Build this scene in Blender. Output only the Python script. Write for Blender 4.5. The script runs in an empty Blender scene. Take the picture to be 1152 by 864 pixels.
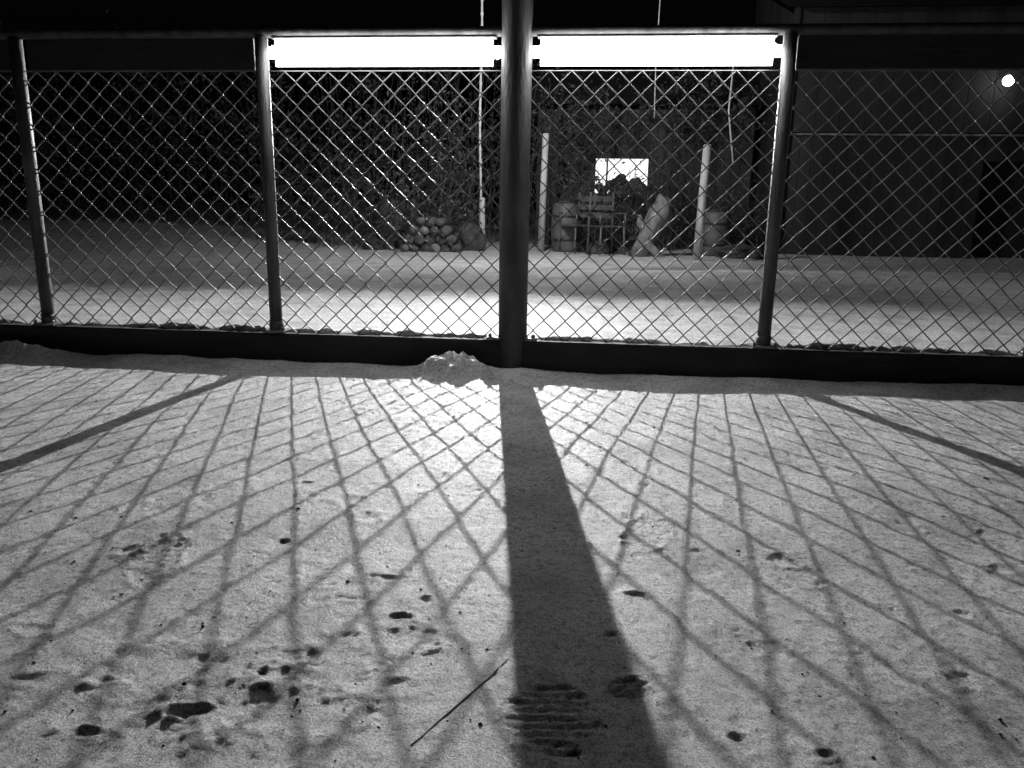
import bpy, bmesh, math, random
import numpy as np
from mathutils import Vector, Matrix, noise
random.seed(7); rng=np.random.default_rng(7)
sc=bpy.context.scene
sc.view_settings.view_transform='Standard'; sc.view_settings.look='None'; sc.view_settings.exposure=0
# ---------------- world
w=bpy.data.worlds.new("World"); sc.world=w; w.use_nodes=True
nt=w.node_tree; bg=nt.nodes['Background']
sky=nt.nodes.new('ShaderNodeTexSky'); sky.sky_type='NISHITA'; sky.sun_disc=False
sky.sun_elevation=math.radians(-3); sky.sun_rotation=math.radians(180)
bw=nt.nodes.new('ShaderNodeRGBToBW')
nt.links.new(sky.outputs[0],bw.inputs[0]); nt.links.new(bw.outputs[0],bg.inputs[0]); bg.inputs[1].default_value=0.02
# ---------------- materials
def mat(name,base=0.3,rough=0.6,metal=0.0,var=0.3,scale=8,bump=0.2,bscale=60,spec=0.5,stretch=(1,1,1)):
    m=bpy.data.materials.new(name); m.use_nodes=True; t=m.node_tree; b=t.nodes['Principled BSDF']
    tc=t.nodes.new('ShaderNodeTexCoord'); mp=t.nodes.new('ShaderNodeMapping'); mp.inputs['Scale'].default_value=stretch
    t.links.new(tc.outputs['Object'],mp.inputs[0])
    n=t.nodes.new('ShaderNodeTexNoise'); n.inputs['Scale'].default_value=scale; n.inputs['Detail'].default_value=6
    t.links.new(mp.outputs[0],n.inputs['Vector'])
    r=t.nodes.new('ShaderNodeValToRGB'); e=r.color_ramp.elements
    lo=base*(1-var); hi=min(1,base*(1+var)); e[0].position=.3; e[1].position=.7
    e[0].color=(lo,lo,lo,1); e[1].color=(hi,hi,hi,1)
    t.links.new(n.outputs[0],r.inputs[0]); t.links.new(r.outputs[0],b.inputs['Base Color'])
    b.inputs['Roughness'].default_value=rough; b.inputs['Metallic'].default_value=metal
    b.inputs['Specular IOR Level'].default_value=spec
    if bump>0:
        n2=t.nodes.new('ShaderNodeTexNoise'); n2.inputs['Scale'].default_value=bscale; n2.inputs['Detail'].default_value=5
        t.links.new(mp.outputs[0],n2.inputs['Vector'])
        bp=t.nodes.new('ShaderNodeBump'); bp.inputs['Strength'].default_value=bump; bp.inputs['Distance'].default_value=.01
        t.links.new(n2.outputs[0],bp.inputs['Height']); t.links.new(bp.outputs[0],b.inputs['Normal'])
    return m
def emis(name,s):
    m=bpy.data.materials.new(name); m.use_nodes=True; t=m.node_tree; b=t.nodes['Principled BSDF']
    b.inputs['Base Color'].default_value=(.8,.8,.8,1)
    b.inputs['Emission Color'].default_value=(1,1,1,1); b.inputs['Emission Strength'].default_value=s
    return m
def snow_mat():
    m=bpy.data.materials.new("snow"); m.use_nodes=True; t=m.node_tree; b=t.nodes['Principled BSDF']; L=t.links.new
    tc=t.nodes.new('ShaderNodeTexCoord')
    def noi(s,d=6,r=.6):
        n=t.nodes.new('ShaderNodeTexNoise'); n.inputs['Scale'].default_value=s; n.inputs['Detail'].default_value=d; n.inputs['Roughness'].default_value=r
        L(tc.outputs['Object'],n.inputs['Vector']); return n.outputs[0]
    def ramp(i,p0,c0,p1,c1):
        r=t.nodes.new('ShaderNodeValToRGB'); e=r.color_ramp.elements
        e[0].position=p0; e[0].color=(c0,c0,c0,1); e[1].position=p1; e[1].color=(c1,c1,c1,1); L(i,r.inputs[0]); return r.outputs[0]
    def mul(a,c):
        x=t.nodes.new('ShaderNodeMix'); x.data_type='RGBA'; x.blend_type='MULTIPLY'; x.inputs[0].default_value=1
        L(a,x.inputs[6]); L(c,x.inputs[7]); return x.outputs[2]
    big=ramp(noi(3.6,9,.75),.38,.58,.55,.95)
    mid=ramp(noi(60,6,.75),.38,.42,.50,1)
    fine=ramp(noi(230,3,.8),.38,.34,.52,1)
    c=mul(mul(big,mid),fine)
    L(c,b.inputs['Base Color']); b.inputs['Roughness'].default_value=.5
    b.inputs['Specular IOR Level'].default_value=.4
    b1=t.nodes.new('ShaderNodeBump'); b1.inputs['Strength'].default_value=1; b1.inputs['Distance'].default_value=.008
    L(noi(190,4,.8),b1.inputs['Height'])
    b2=t.nodes.new('ShaderNodeBump'); b2.inputs['Strength'].default_value=.65; b2.inputs['Distance'].default_value=.015
    L(noi(80,7,.8),b2.inputs['Height']); L(b1.outputs[0],b2.inputs['Normal']); L(b2.outputs[0],b.inputs['Normal'])
    return m
M_snow=snow_mat()
M_galv=mat("galvanised_steel",.25,.5,.6,.3,20,.15,120)
M_wire=mat("galvanised_wire",.16,.5,.7,.2,40,.1,200)
M_post=mat("weathered_paint",.07,.6,.1,.4,14,.5,60,stretch=(1,1,.3))
M_side=mat("dull_steel",.09,.6,.3,.4,18,.3,90,stretch=(1,1,.3))
M_sill=mat("sill_timber",.04,.8,0,.4,9,.5,40,stretch=(.3,1,1))
M_board=mat("board_timber",.02,.7,0,.3,9,.4,40,stretch=(.2,1,1))
M_dark=mat("dark_metal",.04,.5,.3,.3,20,.1)
M_tube=emis("lit_diffuser",20)
M_flood=emis("added_flood_emitter",230000)
M_rear=emis("rear_fill_emission",3600)
M_bulb=emis("fill_bulb_emission",5500)
M_win=emis("lit_window_glass",1.1)
M_wl=emis("wall_bulb",16)
M_wood=mat("pale_wood",.4,.75,0,.4,10,.6,30,stretch=(1,1,.2))
M_stump=mat("grey_wood",.16,.85,0,.7,9,.8,25,stretch=(1,1,.4))
M_shed=mat("shed_boards",.04,.85,0,.6,3,.6,20,stretch=(1,1,.15))
M_barn=mat("barn_boards",.024,.85,0,.6,3,.6,20,stretch=(1,1,.15))
M_bush=mat("dry_foliage",.05,.7,0,.85,3,0)
M_bark=mat("bark",.09,.9,0,.5,12,.8,30)
M_stone=mat("rough_stone",.05,.85,0,.6,6,.8,18)
M_plast=mat("dull_plastic",.1,.5,0,.4,6,.2,18)
M_rope=mat("rope",.6,.9,0,.3,60,.5,150)
M_dirt=mat("debris_dark",.05,.9,0,.5,30,.3)
# ---------------- helpers
def link(o): sc.collection.objects.link(o); return o
def meshobj(name,v,f,m,smooth=False,parent=None):
    me=bpy.data.meshes.new(name); me.from_pydata([tuple(p) for p in v],[],f); me.update()
    if smooth: me.polygons.foreach_set('use_smooth',[True]*len(me.polygons))
    me.materials.append(m); o=link(bpy.data.objects.new(name,me))
    if parent: o.parent=parent
    return o
def empty(name):
    return link(bpy.data.objects.new(name,None))
def box(name,x0,x1,y0,y1,z0,z1,m,parent=None,bev=.004,seg=2):
    bm=bmesh.new(); bmesh.ops.create_cube(bm,size=1)
    for v in bm.verts: v.co=Vector(((x0+x1)/2+v.co.x*(x1-x0),(y0+y1)/2+v.co.y*(y1-y0),(z0+z1)/2+v.co.z*(z1-z0)))
    if bev: bmesh.ops.bevel(bm,geom=bm.edges[:],offset=bev,segments=seg,affect='EDGES')
    me=bpy.data.meshes.new(name); bm.to_mesh(me); bm.free(); me.materials.append(m)
    o=link(bpy.data.objects.new(name,me)); 
    if parent: o.parent=parent
    return o
def tube(name,pts,rad,m,parent=None,n=12,cap=True):
    pts=[Vector(p) for p in pts]
    if not isinstance(rad,(list,tuple)): rad=[rad]*len(pts)
    V=[];F=[]
    for i,p in enumerate(pts):
        d=(pts[min(i+1,len(pts)-1)]-pts[max(i-1,0)]).normalized()
        a=Vector((1,0,0)) if abs(d.x)<.8 else Vector((0,0,1)); a=(a-d*a.dot(d)).normalized(); b=d.cross(a)
        for k in range(n):
            t=2*math.pi*k/n; V.append(p+(a*math.cos(t)+b*math.sin(t))*rad[i])
    for i in range(len(pts)-1):
        for k in range(n):
            k2=(k+1)%n; F.append((i*n+k,i*n+k2,(i+1)*n+k2,(i+1)*n+k))
    if cap: F.append(tuple(range(n))[::-1]); F.append(tuple((len(pts)-1)*n+k for k in range(n)))
    return meshobj(name,V,F,m,True,parent)
P=rng.random((512,512))
def vn(x,y):
    xi=np.floor(x).astype(int); yi=np.floor(y).astype(int); fx=x-xi; fy=y-yi
    fx=fx*fx*(3-2*fx); fy=fy*fy*(3-2*fy)
    a=P[xi%512,yi%512]; b=P[(xi+1)%512,yi%512]; c=P[xi%512,(yi+1)%512]; d=P[(xi+1)%512,(yi+1)%512]
    return (a*(1-fx)+b*fx)*(1-fy)+(c*(1-fx)+d*fx)*fy-.5
def fbm(x,y,f,o=4,g=.5):
    s=0;a=1
    for i in range(o):
        c,sn=math.cos(.6*i+.3),math.sin(.6*i+.3)
        s=s+a*vn((x*c-y*sn)*f+17.3*i,(x*sn+y*c)*f+5.1*i); f*=2.03; a*=g
    return s
# ---------------- ground
def axis(segs):
    out=[]
    for a,b,st in segs: out+=list(np.arange(a,b,st))
    return out
def grow(start,end,st,k=1.12):
    out=[];x=start
    while x<end: out.append(x); st*=k; x+=st
    out.append(end); return out
xs=[-v for v in grow(3.2,60,.04)][::-1]+axis([(-3.15,-1.5,.02),(-1.5,2.2,.007),(2.2,3.8,.02)])+grow(3.8,60,.04)
ys=[-v for v in grow(3.3,12,.06,1.2)][::-1]+axis([(-3.25,-1.6,.006),(-1.6,-.5,.011),(-.5,.5,.015)])+grow(.5,80,.03,1.05)
xs=np.array(sorted(set(np.round(xs,4)))); ys=np.array(sorted(set(np.round(ys,4))))
X,Y=np.meshgrid(xs,ys)
Z=.016*fbm(X,Y,1.1,3)+.005*fbm(X,Y,5,3)+.0030*fbm(X,Y,34,3,.7)
st=1/(1+np.exp(-(Y+.005)/.008)); Z=Z+.10*st
rid=fbm(X,Y*.5,9,4,.6)
Z=Z+(.068*np.exp(-((Y-.03)/.085)**2)*(1+.45*rid))*st
Z=Z+.55*st*np.clip((Y-8)/9,0,1)*np.clip((-X-1)/6,0,1)
Z=Z+.025*np.clip((Y-1),0,1)*fbm(X,Y,.7,3)
Z=Z+.025*np.exp(-((Y+.16)/.12)**2)*(1-st)*(.7+2*fbm(X,Y*.3,2.5,3))
lump=fbm(X,Y,22,3)
Z=Z+.115*np.exp(-(((X+.28)/.15)**2+((Y+.20)/.11)**2))*(1+.7*lump)*(1-st)
Z=Z+.04*np.exp(-(((X+2.6)/.25)**2+((Y+.2)/.1)**2))*(1+1.2*lump)*(1-st)
def win(cx,cy,r):
    return (slice(np.searchsorted(ys,cy-r),np.searchsorted(ys,cy+r)),slice(np.searchsorted(xs,cx-r),np.searchsorted(xs,cx+r)))
def pit(cx,cy,rx,ry,dp,rim=.2,ang=0,rough=.7):
    s_=win(cx,cy,2.6*max(rx,ry)); x=X[s_]; y=Y[s_]
    if x.size==0: return
    c,s=math.cos(ang),math.sin(ang)
    dx=(x-cx)*c+(y-cy)*s; dy=-(x-cx)*s+(y-cy)*c
    q=np.sqrt((dx/rx)**2+(dy/ry)**2)+rough*fbm(x,y,38,3,.6); q=np.clip(q,0,9)
    Z[s_]+=-dp*np.exp(-q**2.2)+rim*dp*np.exp(-((q-1.45)/.4)**2)*(1+fbm(x,y,60,2))
for a in [(-.25,-2.82,.028,.013,.014,.4,.3),(-.2,-2.79,.07,.06,.005,.8),
(-.377,-2.89,.012,.008,.016,.2),(.024,-2.48,.020,.011,.013,.3),(-.346,-2.17,.013,.009,.016,.2),(.50,-2.33,.018,.010,.012,.2),
(-.13,-2.64,.035,.02,.004,.8),(-.11,-2.71,.05,.02,.003,.8),(-.066,-2.56,.018,.014,.006,.5),(-.045,-2.32,.035,.010,.004,.4),
(1.37,-2.09,.03,.016,.005,.5),(.74,-2.51,.04,.02,.003,.6,.4),(.767,-2.805,.012,.008,.006,.5),(.64,-2.78,.010,.008,.010,.3),
(-.673,-2.62,.03,.02,.004,.7),(-.563,-2.78,.022,.015,.004,.6),(-.43,-1.78,.02,.01,.008,.3),(.45,-2.5,.012,.010,.006,.5),
(.97,-2.55,.015,.07,.004,.4,.3),(-.1,-2.42,.04,.010,.003,.5),(.05,-2.56,.07,.035,.004,.7),
(-.35,-2.7,.12,.05,.004,.7),(-.1,-2.8,.09,.05,.004,.7)]:
    pit(*a)
for i in range(600):
    a=rng.uniform(-1.6,2.2); b=rng.uniform(-3.1,-.4); r=rng.uniform(.004,.011) if i%3 else rng.uniform(.015,.04)
    pit(a,b,r,r*rng.uniform(.5,1),rng.uniform(.001,.0032),.8,rng.uniform(0,3))
def shoe(cx,cy,ang,wd=.055,ln=.12,tread=90,dp=.014,td=.004):
    s_=win(cx,cy,2*max(wd,ln)); x=X[s_]; y=Y[s_]
    c,s=math.cos(ang),math.sin(ang)
    dx=(x-cx)*c+(y-cy)*s; dy=-(x-cx)*s+(y-cy)*c
    n=fbm(x,y,45,3,.6)
    q=np.sqrt((dx/wd)**2+(np.abs(dy)/ln)**2.6)+.35*n
    mk=1/(1+np.exp((q-1)/.09))
    Z[s_]+=-mk*(dp+td*np.tanh(2.5*np.sin(dy*tread*2.6+6*dx*dx/wd/wd*.15+2.5*n)))+.003*np.exp(-((q-1.2)/.15)**2)*(1+2*n)
shoe(.345,-2.77,.08,.066,.09,120,.005,.0026)
shoe(.475,-2.67,.5,.034,.028,150,.004,.0034)
shoe(.55,-2.0,-.3,.05,.11,90,.002,.0008)
shoe(-.6,-2.3,.3,.05,.11,90,.002,.0008)
Ny,Nx=X.shape
me=bpy.data.meshes.new("snow_ground")
co=np.stack([X.ravel(),Y.ravel(),Z.ravel()],1)
idx=np.arange(Ny*Nx).reshape(Ny,Nx)
q=np.stack([idx[:-1,:-1],idx[:-1,1:],idx[1:,1:],idx[1:,:-1]],-1).reshape(-1,4)
me.vertices.add(len(co)); me.vertices.foreach_set('co',co.ravel())
me.loops.add(q.size); me.loops.foreach_set('vertex_index',q.ravel())
me.polygons.add(len(q)); me.polygons.foreach_set('loop_start',np.arange(0,q.size,4)); me.polygons.foreach_set('loop_total',np.full(len(q),4))
me.update(calc_edges=True); me.polygons.foreach_set('use_smooth',np.ones(len(q),dtype=bool)); me.materials.append(M_snow)
link(bpy.data.objects.new("snow_ground",me))
def gz(x,y):
    i=min(np.searchsorted(ys,y),Ny-1); j=min(np.searchsorted(xs,x),Nx-1); return Z[i,j]
# ---------------- chain link fence
fence=empty("chain_link_fence")
BAY=1.25; XL,XR=-5.0,5.0; ST=.15
for k in (-4,-3,-2,-1,1,2,3,4):
    x=k*BAY-(.03 if k==-2 else 0)
    tube("post_%d"%(k+5),[(x,0,.12),(x,0,.4),(x,0,1.0),(x,0,1.6)],.032,M_side,fence,20)
    box("post_flange_%d"%(k+5),x-.06,x+.06,-.053,.045,ST+.003,ST+.013,M_galv,fence,.002)
    tube("post_collar_%d"%(k+5),[(x,0,ST+.013),(x,0,ST+.06)],.036,M_side,fence,20)
    for sx in (-.05,.05):
        tube("bolt_%d_%d"%(k+5,sx>0),[(x+sx,-.038,ST+.013),(x+sx,-.038,ST+.03)],.009,M_galv,fence,6)
tube("top_rail",[(XL-.1,0,1.615),(0,0,1.615),(XR+.1,0,1.615)],.024,M_side,fence,16)
box("bottom_sill",XL-.1,XR+.1,-.05,.02,-.1,ST,M_sill,fence,.008)
for a,b in ((-4,-3),(-3,-2),(-2,-1),(1,2),(2,3),(3,4)):
    box("header_board_%d"%(a+5),a*BAY+.034,b*BAY-.034,-.012,.012,1.445,1.588,M_board,fence,.003)
tube("mesh_tension_wire",[(XL,.0,1.44),(0,.0,1.44),(XR,0,1.44)],.0025,M_wire,fence,6)
tube("centre_post",[(0,0,-.1),(0,0,.6),(0,0,1.8),(0,0,3.2)],.073,M_post,fence,40)
for sx in (-1,1):
    box("centre_lug_%d"%(sx>0),sx*.1-.03,sx*.1+.03,-.059,-.03,ST+.003,ST+.017,M_galv,fence,.002)
    tube("centre_bolt_%d"%(sx>0),[(sx*.11,-.045,ST+.017),(sx*.11,-.045,ST+.035)],.009,M_galv,fence,6)
W=.108; H=.108; V=[];F=[]
zb,zt=ST,1.44; ns=int((zt-zb)/(H/2))+1
def jit(x,z):
    return (.002*math.sin(x*3.1+z*2.3)+.0015*math.sin(x*9.7+z*5+1), .003*math.sin(x*2.5+1.3)*math.sin(z*2.2)+.0015*math.sin(x*13+z*7))
nw=int((XR-XL)/(W/2))
for i in range(nw+1):
    cx=XL+i*W/2
    pts=[]
    for s in range(ns+1):
        sg=1 if (s+i)%2 else -1
        z=max(zt-s*H/2,zb-.02)
        x=cx+sg*(W/4+.0012)
        jx,jz=jit(x,z); r=random.uniform(-.001,.001)
        pts.append(Vector((x+jx+r,.0035*sg+.004*math.sin(x*2)*math.sin(z*3),z+jz*.6+random.uniform(-.001,.001))))
    P2=[]
    for a,b in zip(pts[:-1],pts[1:]):
        P2+= [a, a.lerp(b,.08), a.lerp(b,.92)]
    P2.append(pts[-1])
    n=6; base=len(V); r=.0033
    for k,p in enumerate(P2):
        d=(P2[min(k+1,len(P2)-1)]-P2[max(k-1,0)]).normalized()
        a=Vector((0,1,0)); a=(a-d*a.dot(d)).normalized(); b=d.cross(a)
        for t in range(n):
            th=2*math.pi*t/n; V.append(p+(a*math.cos(th)+b*math.sin(th))*r)
    for k in range(len(P2)-1):
        for t in range(n):
            t2=(t+1)%n; F.append((base+k*n+t,base+k*n+t2,base+(k+1)*n+t2,base+(k+1)*n+t))
meshobj("chain_link_mesh",V,F,M_wire,True,fence)
# ---------------- fluorescent lamps on the fence
for x0,x1 in ((-1.212,-.077),(.077,1.212)):
    lp=empty("fluorescent_lamp")
    box("diffuser",x0,x1,-.05,.03,1.460,1.584,M_tube,lp,.036,6)
    box("housing",x0+.02,x1-.02,-.02,.03,1.585,1.592,M_galv,lp,.002)
# ---------------- unseen floodlight and pole, added behind to cast compact fence shadows
LX,LY,LZ=-.72,5.0,2.42
yl=empty("added_floodlight")
def disc(name,c,nrm,r,m):
    a_=nrm.orthogonal().normalized(); b_=nrm.cross(a_)
    V=[c+nrm*.004+(a_*math.cos(2*math.pi*k/10)+b_*math.sin(2*math.pi*k/10))*r for k in range(10)]
    o=meshobj(name,V,[tuple(range(10))],m,False,yl)
    if o.data.polygons[0].normal.dot(nrm)<0: o.data.flip_normals()
nrm=Vector((0.10,-1,-.05)).normalized(); c0=Vector((LX,LY,LZ))
disc("emitter",c0,nrm,.021,M_flood)
tube("flood_housing",[c0-nrm*.05,c0-nrm*.01,c0],[.03,.05,.05],M_dark,yl,20)
box("light_cutoff_plate",LX-.09,LX+.09,LY-.06,LY+.0,LZ-.038,LZ-.034,M_dark,yl,0)  # plate added to keep steep light off the snow behind the fence
bm=bmesh.new(); bmesh.ops.create_icosphere(bm,subdivisions=1,radius=.03)
bmesh.ops.translate(bm,verts=bm.verts,vec=(LX,LY+.13,LZ)); me=bpy.data.meshes.new("rear_fill_bulb"); bm.to_mesh(me); bm.free(); me.materials.append(M_bulb)
o=link(bpy.data.objects.new("rear_fill_bulb",me)); o.parent=yl  # unseen fill bulb, added to light the yard and background
px=-.5
tube("pole",[(px,LY+.2,.05),(px,LY+.2,2.2),(px,LY+.2,3.8)],[.035,.03,.022],M_dark,yl,12)
tube("arm",[(px,LY+.2,2.46),(LX,LY+.2,2.46),(LX,LY+.16,2.47)],.01,M_dark,yl,8)
tube("arm_front",[(LX,LY+.16,2.48),(LX,LY+.03,2.48),(LX,LY+.03,2.42)],.008,M_dark,yl,8)
n2=Vector((.05,1,-.45)).normalized(); c1=Vector((px,LY+.36,3.7))
disc("rear_fill_disc",c1,n2,.06,M_rear)  # second flood added above the frame to brighten the back field
tube("rear_housing",[c1-n2*.08,c1-n2*.01,c1],[.06,.1,.1],M_dark,yl,20)
tube("rear_arm",[(px,LY+.2,3.72),(px,LY+.3,3.72)],.015,M_dark,yl,8)
# ---------------- background foliage
def clump(name,cs,n,m,leaf=(.015,.05),twigs=60):
    V=[];F=[]
    tot=sum(c[3]*c[5] for c in cs)
    for (cx,cy,cz,rx,ry,rz) in cs:
        k=int(n*rx*rz/tot)
        p=rng.normal(size=(k,3)); p/=np.linalg.norm(p,axis=1)[:,None]; p*=rng.random((k,1))**.45
        wob=1+.35*np.sin(p[:,0]*7+cx)*np.sin(p[:,2]*9+cy)
        p*=wob[:,None]; p=p*[rx,ry,rz]+[cx,cy,cz]
        for a in p:
            if a[2]<.12: continue
            s=rng.uniform(*leaf); u=rng.normal(size=3); u/=np.linalg.norm(u); v=np.cross(u,rng.normal(size=3)); v/=np.linalg.norm(v)+1e-6
            b=len(V); V+=[a-u*s,a+v*s*.4,a+u*s,a-v*s*.4]; F.append((b,b+1,b+2,b+3))
        for t in range(int(twigs*rx)):
            a=np.array([cx+rng.uniform(-.6,.6)*rx,cy+rng.uniform(-.5,.5)*ry,.1]); b_=a+np.array([rng.normal()*.5*rx,rng.normal()*.2,rng.uniform(.6,1.8)*rz])
            mid=(a+b_)/2+rng.normal(size=3)*.12; r=rng.uniform(.003,.009)
            for s0,s1 in ((a,mid),(mid,b_)):
                b=len(V); V+=[s0-[r,0,0],s0+[r,0,0],s1+[r*.6,0,0],s1-[r*.6,0,0]]; F.append((b,b+1,b+2,b+3))
                b=len(V); V+=[s0-[0,r,0],s0+[0,r,0],s1+[0,r*.6,0],s1-[0,r*.6,0]]; F.append((b,b+1,b+2,b+3))
    return meshobj(name,V,F,m)
cs=[]
for i in range(16):
    x=-15+i*.95; cs.append((x,11+rng.uniform(-.6,.8)+max(0,(-x-4))*.25,1.6+rng.uniform(-.3,.3),.9,.7,1.9+rng.uniform(-.3,.5)))
clump("hedge",cs,22000,M_bush,(.02,.07),40)
clump("shrub",[(-3.6,8.8,.8,.7,.5,.9),(-2.6,8.4,.7,.6,.5,.7),(-4.8,9.4,.7,.8,.5,.8),(-1.9,8.8,.9,.5,.4,.9),(-2.2,9.6,1.6,.8,.5,1.2)],8000,M_bush,(.015,.05),50)
clump("shrub",[(.3,9.4,.7,.5,.4,.8),(1.0,9.8,.6,.5,.4,.75),(2.8,9.5,.6,.6,.4,.7),(.2,10.4,2.3,.9,.4,.8),(2.2,10.6,2.6,1.3,.4,.8),(1.5,9.9,.9,.5,.4,.9)],9000,M_bush,(.015,.05),60)
def rock(name,cx,cy,r,zs,m,seed,z0=.1,parent=None):
    bm=bmesh.new(); bmesh.ops.create_icosphere(bm,subdivisions=4,radius=1)
    for v in bm.verts:
        n=noise.fractal(v.co*1.3+Vector((seed,0,0)),1,2,5)*.55+noise.noise(v.co*.8+Vector((0,seed,0)))*.5
        v.co=v.co*(1+n); v.co=Vector((cx+v.co.x*r,cy+v.co.y*r*.8,z0+max(-.1,v.co.z*zs+zs*.5)))
    me=bpy.data.meshes.new(name); bm.to_mesh(me); bm.free(); me.materials.append(m)
    for p in me.polygons: p.use_smooth=True
    o=link(bpy.data.objects.new(name,me)); o.parent=parent
    return o
for a in ((-2.05,8.3,.26,.22,3),(-1.62,8.7,.22,.26,8),(-2.6,8.7,.25,.2,12),(-3.1,8.4,.2,.12,13),(.55,8.9,.2,.14,18),(2.6,8.5,.3,.12,25)):
    rock("boulder",*a[:4],M_stone,a[4])
st_=empty("tree_stump")
tube("trunk",[(1.15,8.3,.05),(1.2,8.3,.3),(1.3,8.31,.5),(1.42,8.32,.75),(1.45,8.33,.95),(1.38,8.34,1.02)],[.2,.13,.16,.18,.11,.03],M_stump,st_,14)
tube("limb",[(1.25,8.3,.4),(1.12,8.26,.6),(1.1,8.25,.72)],[.08,.06,.02],M_stump,st_,10)
tube("root",[(1.2,8.2,.3),(1.42,8.1,.12),(1.5,8.05,.05)],[.08,.06,.04],M_stump,st_,10)
# yard clutter
def chair(x,y,ang):
    e=empty("garden_chair"); m=M_plast
    for a,b in ((-.22,-.2),(.22,-.2),(-.22,.2),(.22,.2)):
        tube("leg",[(a,b,0),(a*.92,b*.92,.42 if b<0 else .95)],.018,m,e,8)
    for i in range(5): box("seat_slat_%d"%i,-.22,.22,-.2+i*.085,-.13+i*.085,.42,.44,m,e,.003)
    for i in range(3): box("back_slat_%d"%i,-.2,.2,.17,.185,.55+i*.13,.63+i*.13,m,e,.003)
    for s in (-1,1): box("arm_%d"%(s>0),s*.23-.025,s*.23+.025,-.2,.19,.62,.64,m,e,.003); tube("arm_post_%d"%(s>0),[(s*.22,-.18,.42),(s*.22,-.18,.62)],.014,m,e,8)
    e.location=(x,y,.1); e.rotation_euler=(0,0,ang)
chair(.62,8.5,.5); chair(.15,8.9,-.9)
def barrel(x,y,r,h,ang=0):
    e=empty("water_barrel"); n=10
    tube("body",[(0,0,0)]+[(0,0,h*i/n) for i in range(1,n)]+[(0,0,h)],[r*(.86+.14*math.sin(math.pi*i/n)) for i in range(n+1)],M_plast,e,24)
    for z in (.25,.72): tube("hoop_%d"%int(z*100),[(0,0,h*z),(0,0,h*z+.03)],r*1.0+.008,M_dark,e,24)
    tube("lid",[(0,0,h),(0,0,h+.03)],r*.8,M_dark,e,24)
    e.location=(x,y,.08)
barrel(-.05,9.2,.24,.8); barrel(2.35,8.9,.22,.7); barrel(-2.95,9.0,.25,.8)
lp_=empty("log_pile")
for r_ in range(4):
    for c_ in range(6-r_):
        rr_=random.uniform(.06,.08); xx=-2.5+c_*.16+r_*.08; zz=.16+r_*.135
        tube("log_%d_%d"%(r_,c_),[(xx,8.0+random.uniform(-.06,.06),zz),(xx,8.45,zz)],rr_,M_stump if (r_+c_)%3==0 else M_bark,lp_,10)
def wpost(x,y,z,r=.05,lean=0):
    e=empty("wooden_post"); tube("shaft",[(x,y,.0),(x+lean*.5,y,z*.5),(x+lean,y,z-.02),(x+lean,y,z)],[r*1.05,r,r*.95,r*.7],M_wood,e,12)
wpost(-1.40,8.9,.95,.05,-.01); wpost(-.44,9.0,1.96,.055,.04); wpost(1.88,7.33,1.68,.06,.04)
pts=[];rr=[]
for i in range(90):
    z=.9+i*.04; pts.append((-1.43+.012*math.sin(z*2.2),8.85,z)); rr.append(.015+.008*(i%5==0)+random.uniform(0,.005))
tube("hanging_rope",pts,rr,M_rope,None,7)
tube("overhead_cable",[(1.3,9.0,4.6),(1.28,9.0,3.0),(1.3,9,2.2)],.009,M_rope,None,6)
tube("leaning_pole",[(2.45,8.9,3.3),(2.42,8.9,2.3),(2.55,8.9,1.5)],.014,M_rope,None,6)
tube("overhead_beam",[(-6,8.87,4.5),(8,8.87,4.6)],.05,M_dark,None,8)
bs=empty("garden_shed")
def panelwall(par,x0,x1,y,z0,z1,m,holes=(),pw=.14):
    x=x0;i=0
    while x<x1-.01:
        xe=min(x+pw,x1); segs=[(z0,z1)]
        for hx0,hx1,hz0,hz1 in holes:
            if xe>hx0+.01 and x<hx1-.01: segs=[(z0,hz0),(hz1,z1)]
        for j,(a,b) in enumerate(segs):
            dy=random.uniform(-.006,.006)
            box("board_%d_%d"%(i,j),x+.003,xe-.003,y+dy,y+dy+.03,a,b,m,par,.003,1)
        x=xe;i+=1
panelwall(bs,-.7,3.3,11.3,.1,2.6,M_shed,[(.42,1.4,1.08,1.72)],.14)
box("window_pane",.42,1.4,11.345,11.35,1.08,1.72,M_win,bs,0)
box("window_bar",.62,.65,11.30,11.34,1.08,1.72,M_shed,bs,.002); box("frame_top",.38,1.44,11.26,11.29,1.72,1.78,M_shed,bs,.003); box("frame_sill",.38,1.44,11.2,11.29,1.02,1.08,M_shed,bs,.003)
box("back_wall",-.7,3.3,14,14.05,.1,2.6,M_shed,bs,0); 
meshobj("roof",[(-1,11.0,2.65),(3.6,11.0,2.65),(3.6,12.7,3.5),(-1,12.7,3.5),(3.6,14.3,2.65),(-1,14.3,2.65)],[(0,1,2,3),(3,2,4,5)],M_dark,False,bs)
for i,(x,r) in enumerate(((.55,.1),(.86,.2),(1.2,.17))):
    rock("potted_plant",x,11.1,r,r*.9,M_stone,30+i,1.1)
rb=empty("timber_barn")
panelwall(rb,3.5,14,9.5,.1,2.0,M_barn,[(6.55,9.0,.1,1.62)],.19)
panelwall(rb,3.5,14,9.5,2.05,3.9,M_barn,[],.38)
box("ledge",3.5,14,9.44,9.54,2.0,2.03,M_stump,rb,.003)
box("corner_trim",3.42,3.498,9.44,9.56,.1,3.9,M_barn,rb,.003)
box("door_recess",6.5,9.1,9.9,9.93,.1,1.7,M_dark,rb,0)
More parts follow.
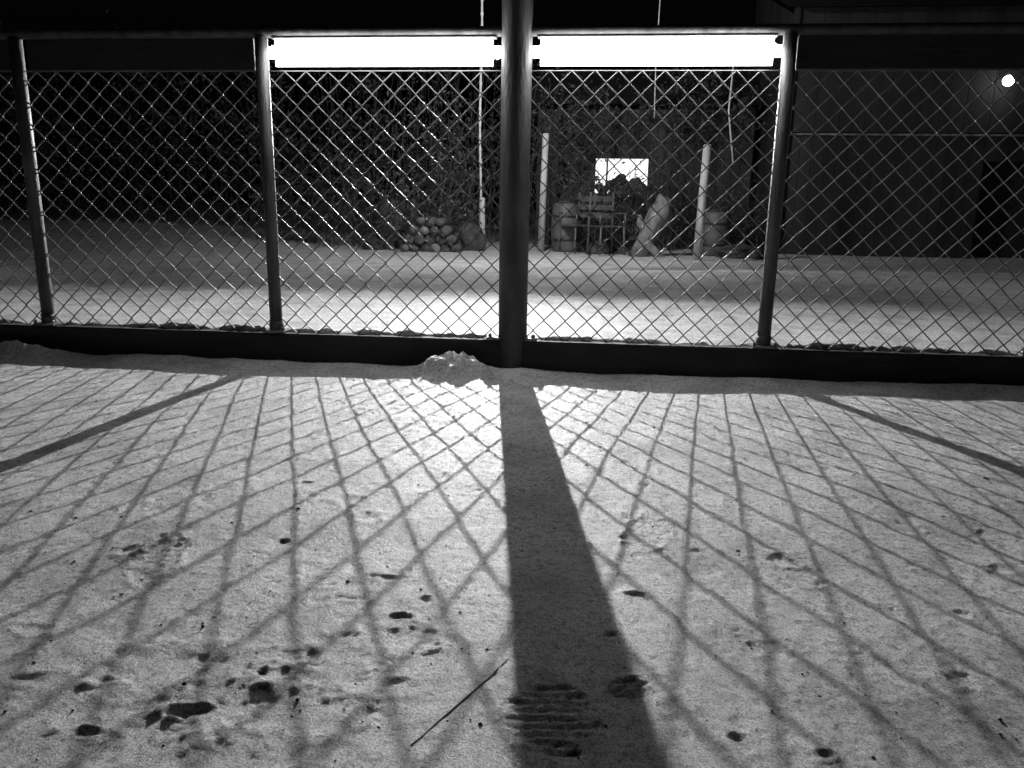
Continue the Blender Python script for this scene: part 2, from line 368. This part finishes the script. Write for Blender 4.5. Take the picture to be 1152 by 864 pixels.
meshobj("roof",[(3.2,9.0,3.8),(14.3,9.0,3.8),(14.3,13,5.3),(3.2,13,5.3)],[(0,1,2,3)],M_barn,False,rb)
meshobj("side_wall",[(3.46,9.56,.1),(3.46,13,.1),(3.46,13,5),(3.46,9.56,3.8)],[(0,1,2,3)],M_barn,False,rb)
wl=empty("wall_lamp")
bm=bmesh.new(); bmesh.ops.create_icosphere(bm,subdivisions=2,radius=.08); bmesh.ops.translate(bm,verts=bm.verts,vec=(6.58,9.2,2.78)); me=bpy.data.meshes.new("globe"); bm.to_mesh(me); bm.free(); me.materials.append(M_wl)
o=link(bpy.data.objects.new("globe",me)); o.parent=wl
tube("bracket",[(6.58,9.48,2.88),(6.58,9.3,2.94),(6.58,9.2,2.85)],.015,M_dark,wl,8)
# ---------------- debris on snow
V=[];F=[]
for i in range(1300):
    x=rng.uniform(-1.7,2.4); y=-3.15+2.9*rng.random()**1.3; z=gz(x,y); s=rng.uniform(.0008,.003) if i%20 else rng.uniform(.003,.006)
    b=len(V); a=rng.uniform(0,6.28); e=rng.uniform(.4,1.2)
    for k in range(5):
        t=a+k*1.257; V.append((x+math.cos(t)*s*e*1.4,y+math.sin(t)*s,z+.0005))
    V.append((x,y,z+s*.8+.001)); 
    for k in range(5): F.append((b+k,b+(k+1)%5,b+5))
meshobj("grit",V,F,M_dirt)
p0=(.255,-2.605);p1=(.136,-2.86); pts=[]
for i in range(14):
    t=i/13; x=p0[0]+(p1[0]-p0[0])*t+.003*math.sin(t*5); y=p0[1]+(p1[1]-p0[1])*t; pts.append((x,y,gz(x,y)+.0005))
tube("twig",pts,[.0014]*14,M_stump,None,6)
# ---------------- camera
cam=bpy.data.cameras.new("camera"); co_=link(bpy.data.objects.new("camera",cam)); sc.camera=co_
cam.lens=27.03; cam.sensor_width=36; cam.clip_end=300; cam.clip_start=.02
R=Matrix.Rotation(math.radians(5.6),4,'Z')@Matrix.Rotation(math.radians(90-13),4,'X')@Matrix.Rotation(.0153,4,'Z')
co_.matrix_world=Matrix.Translation((.38,-3.87,.813))@R
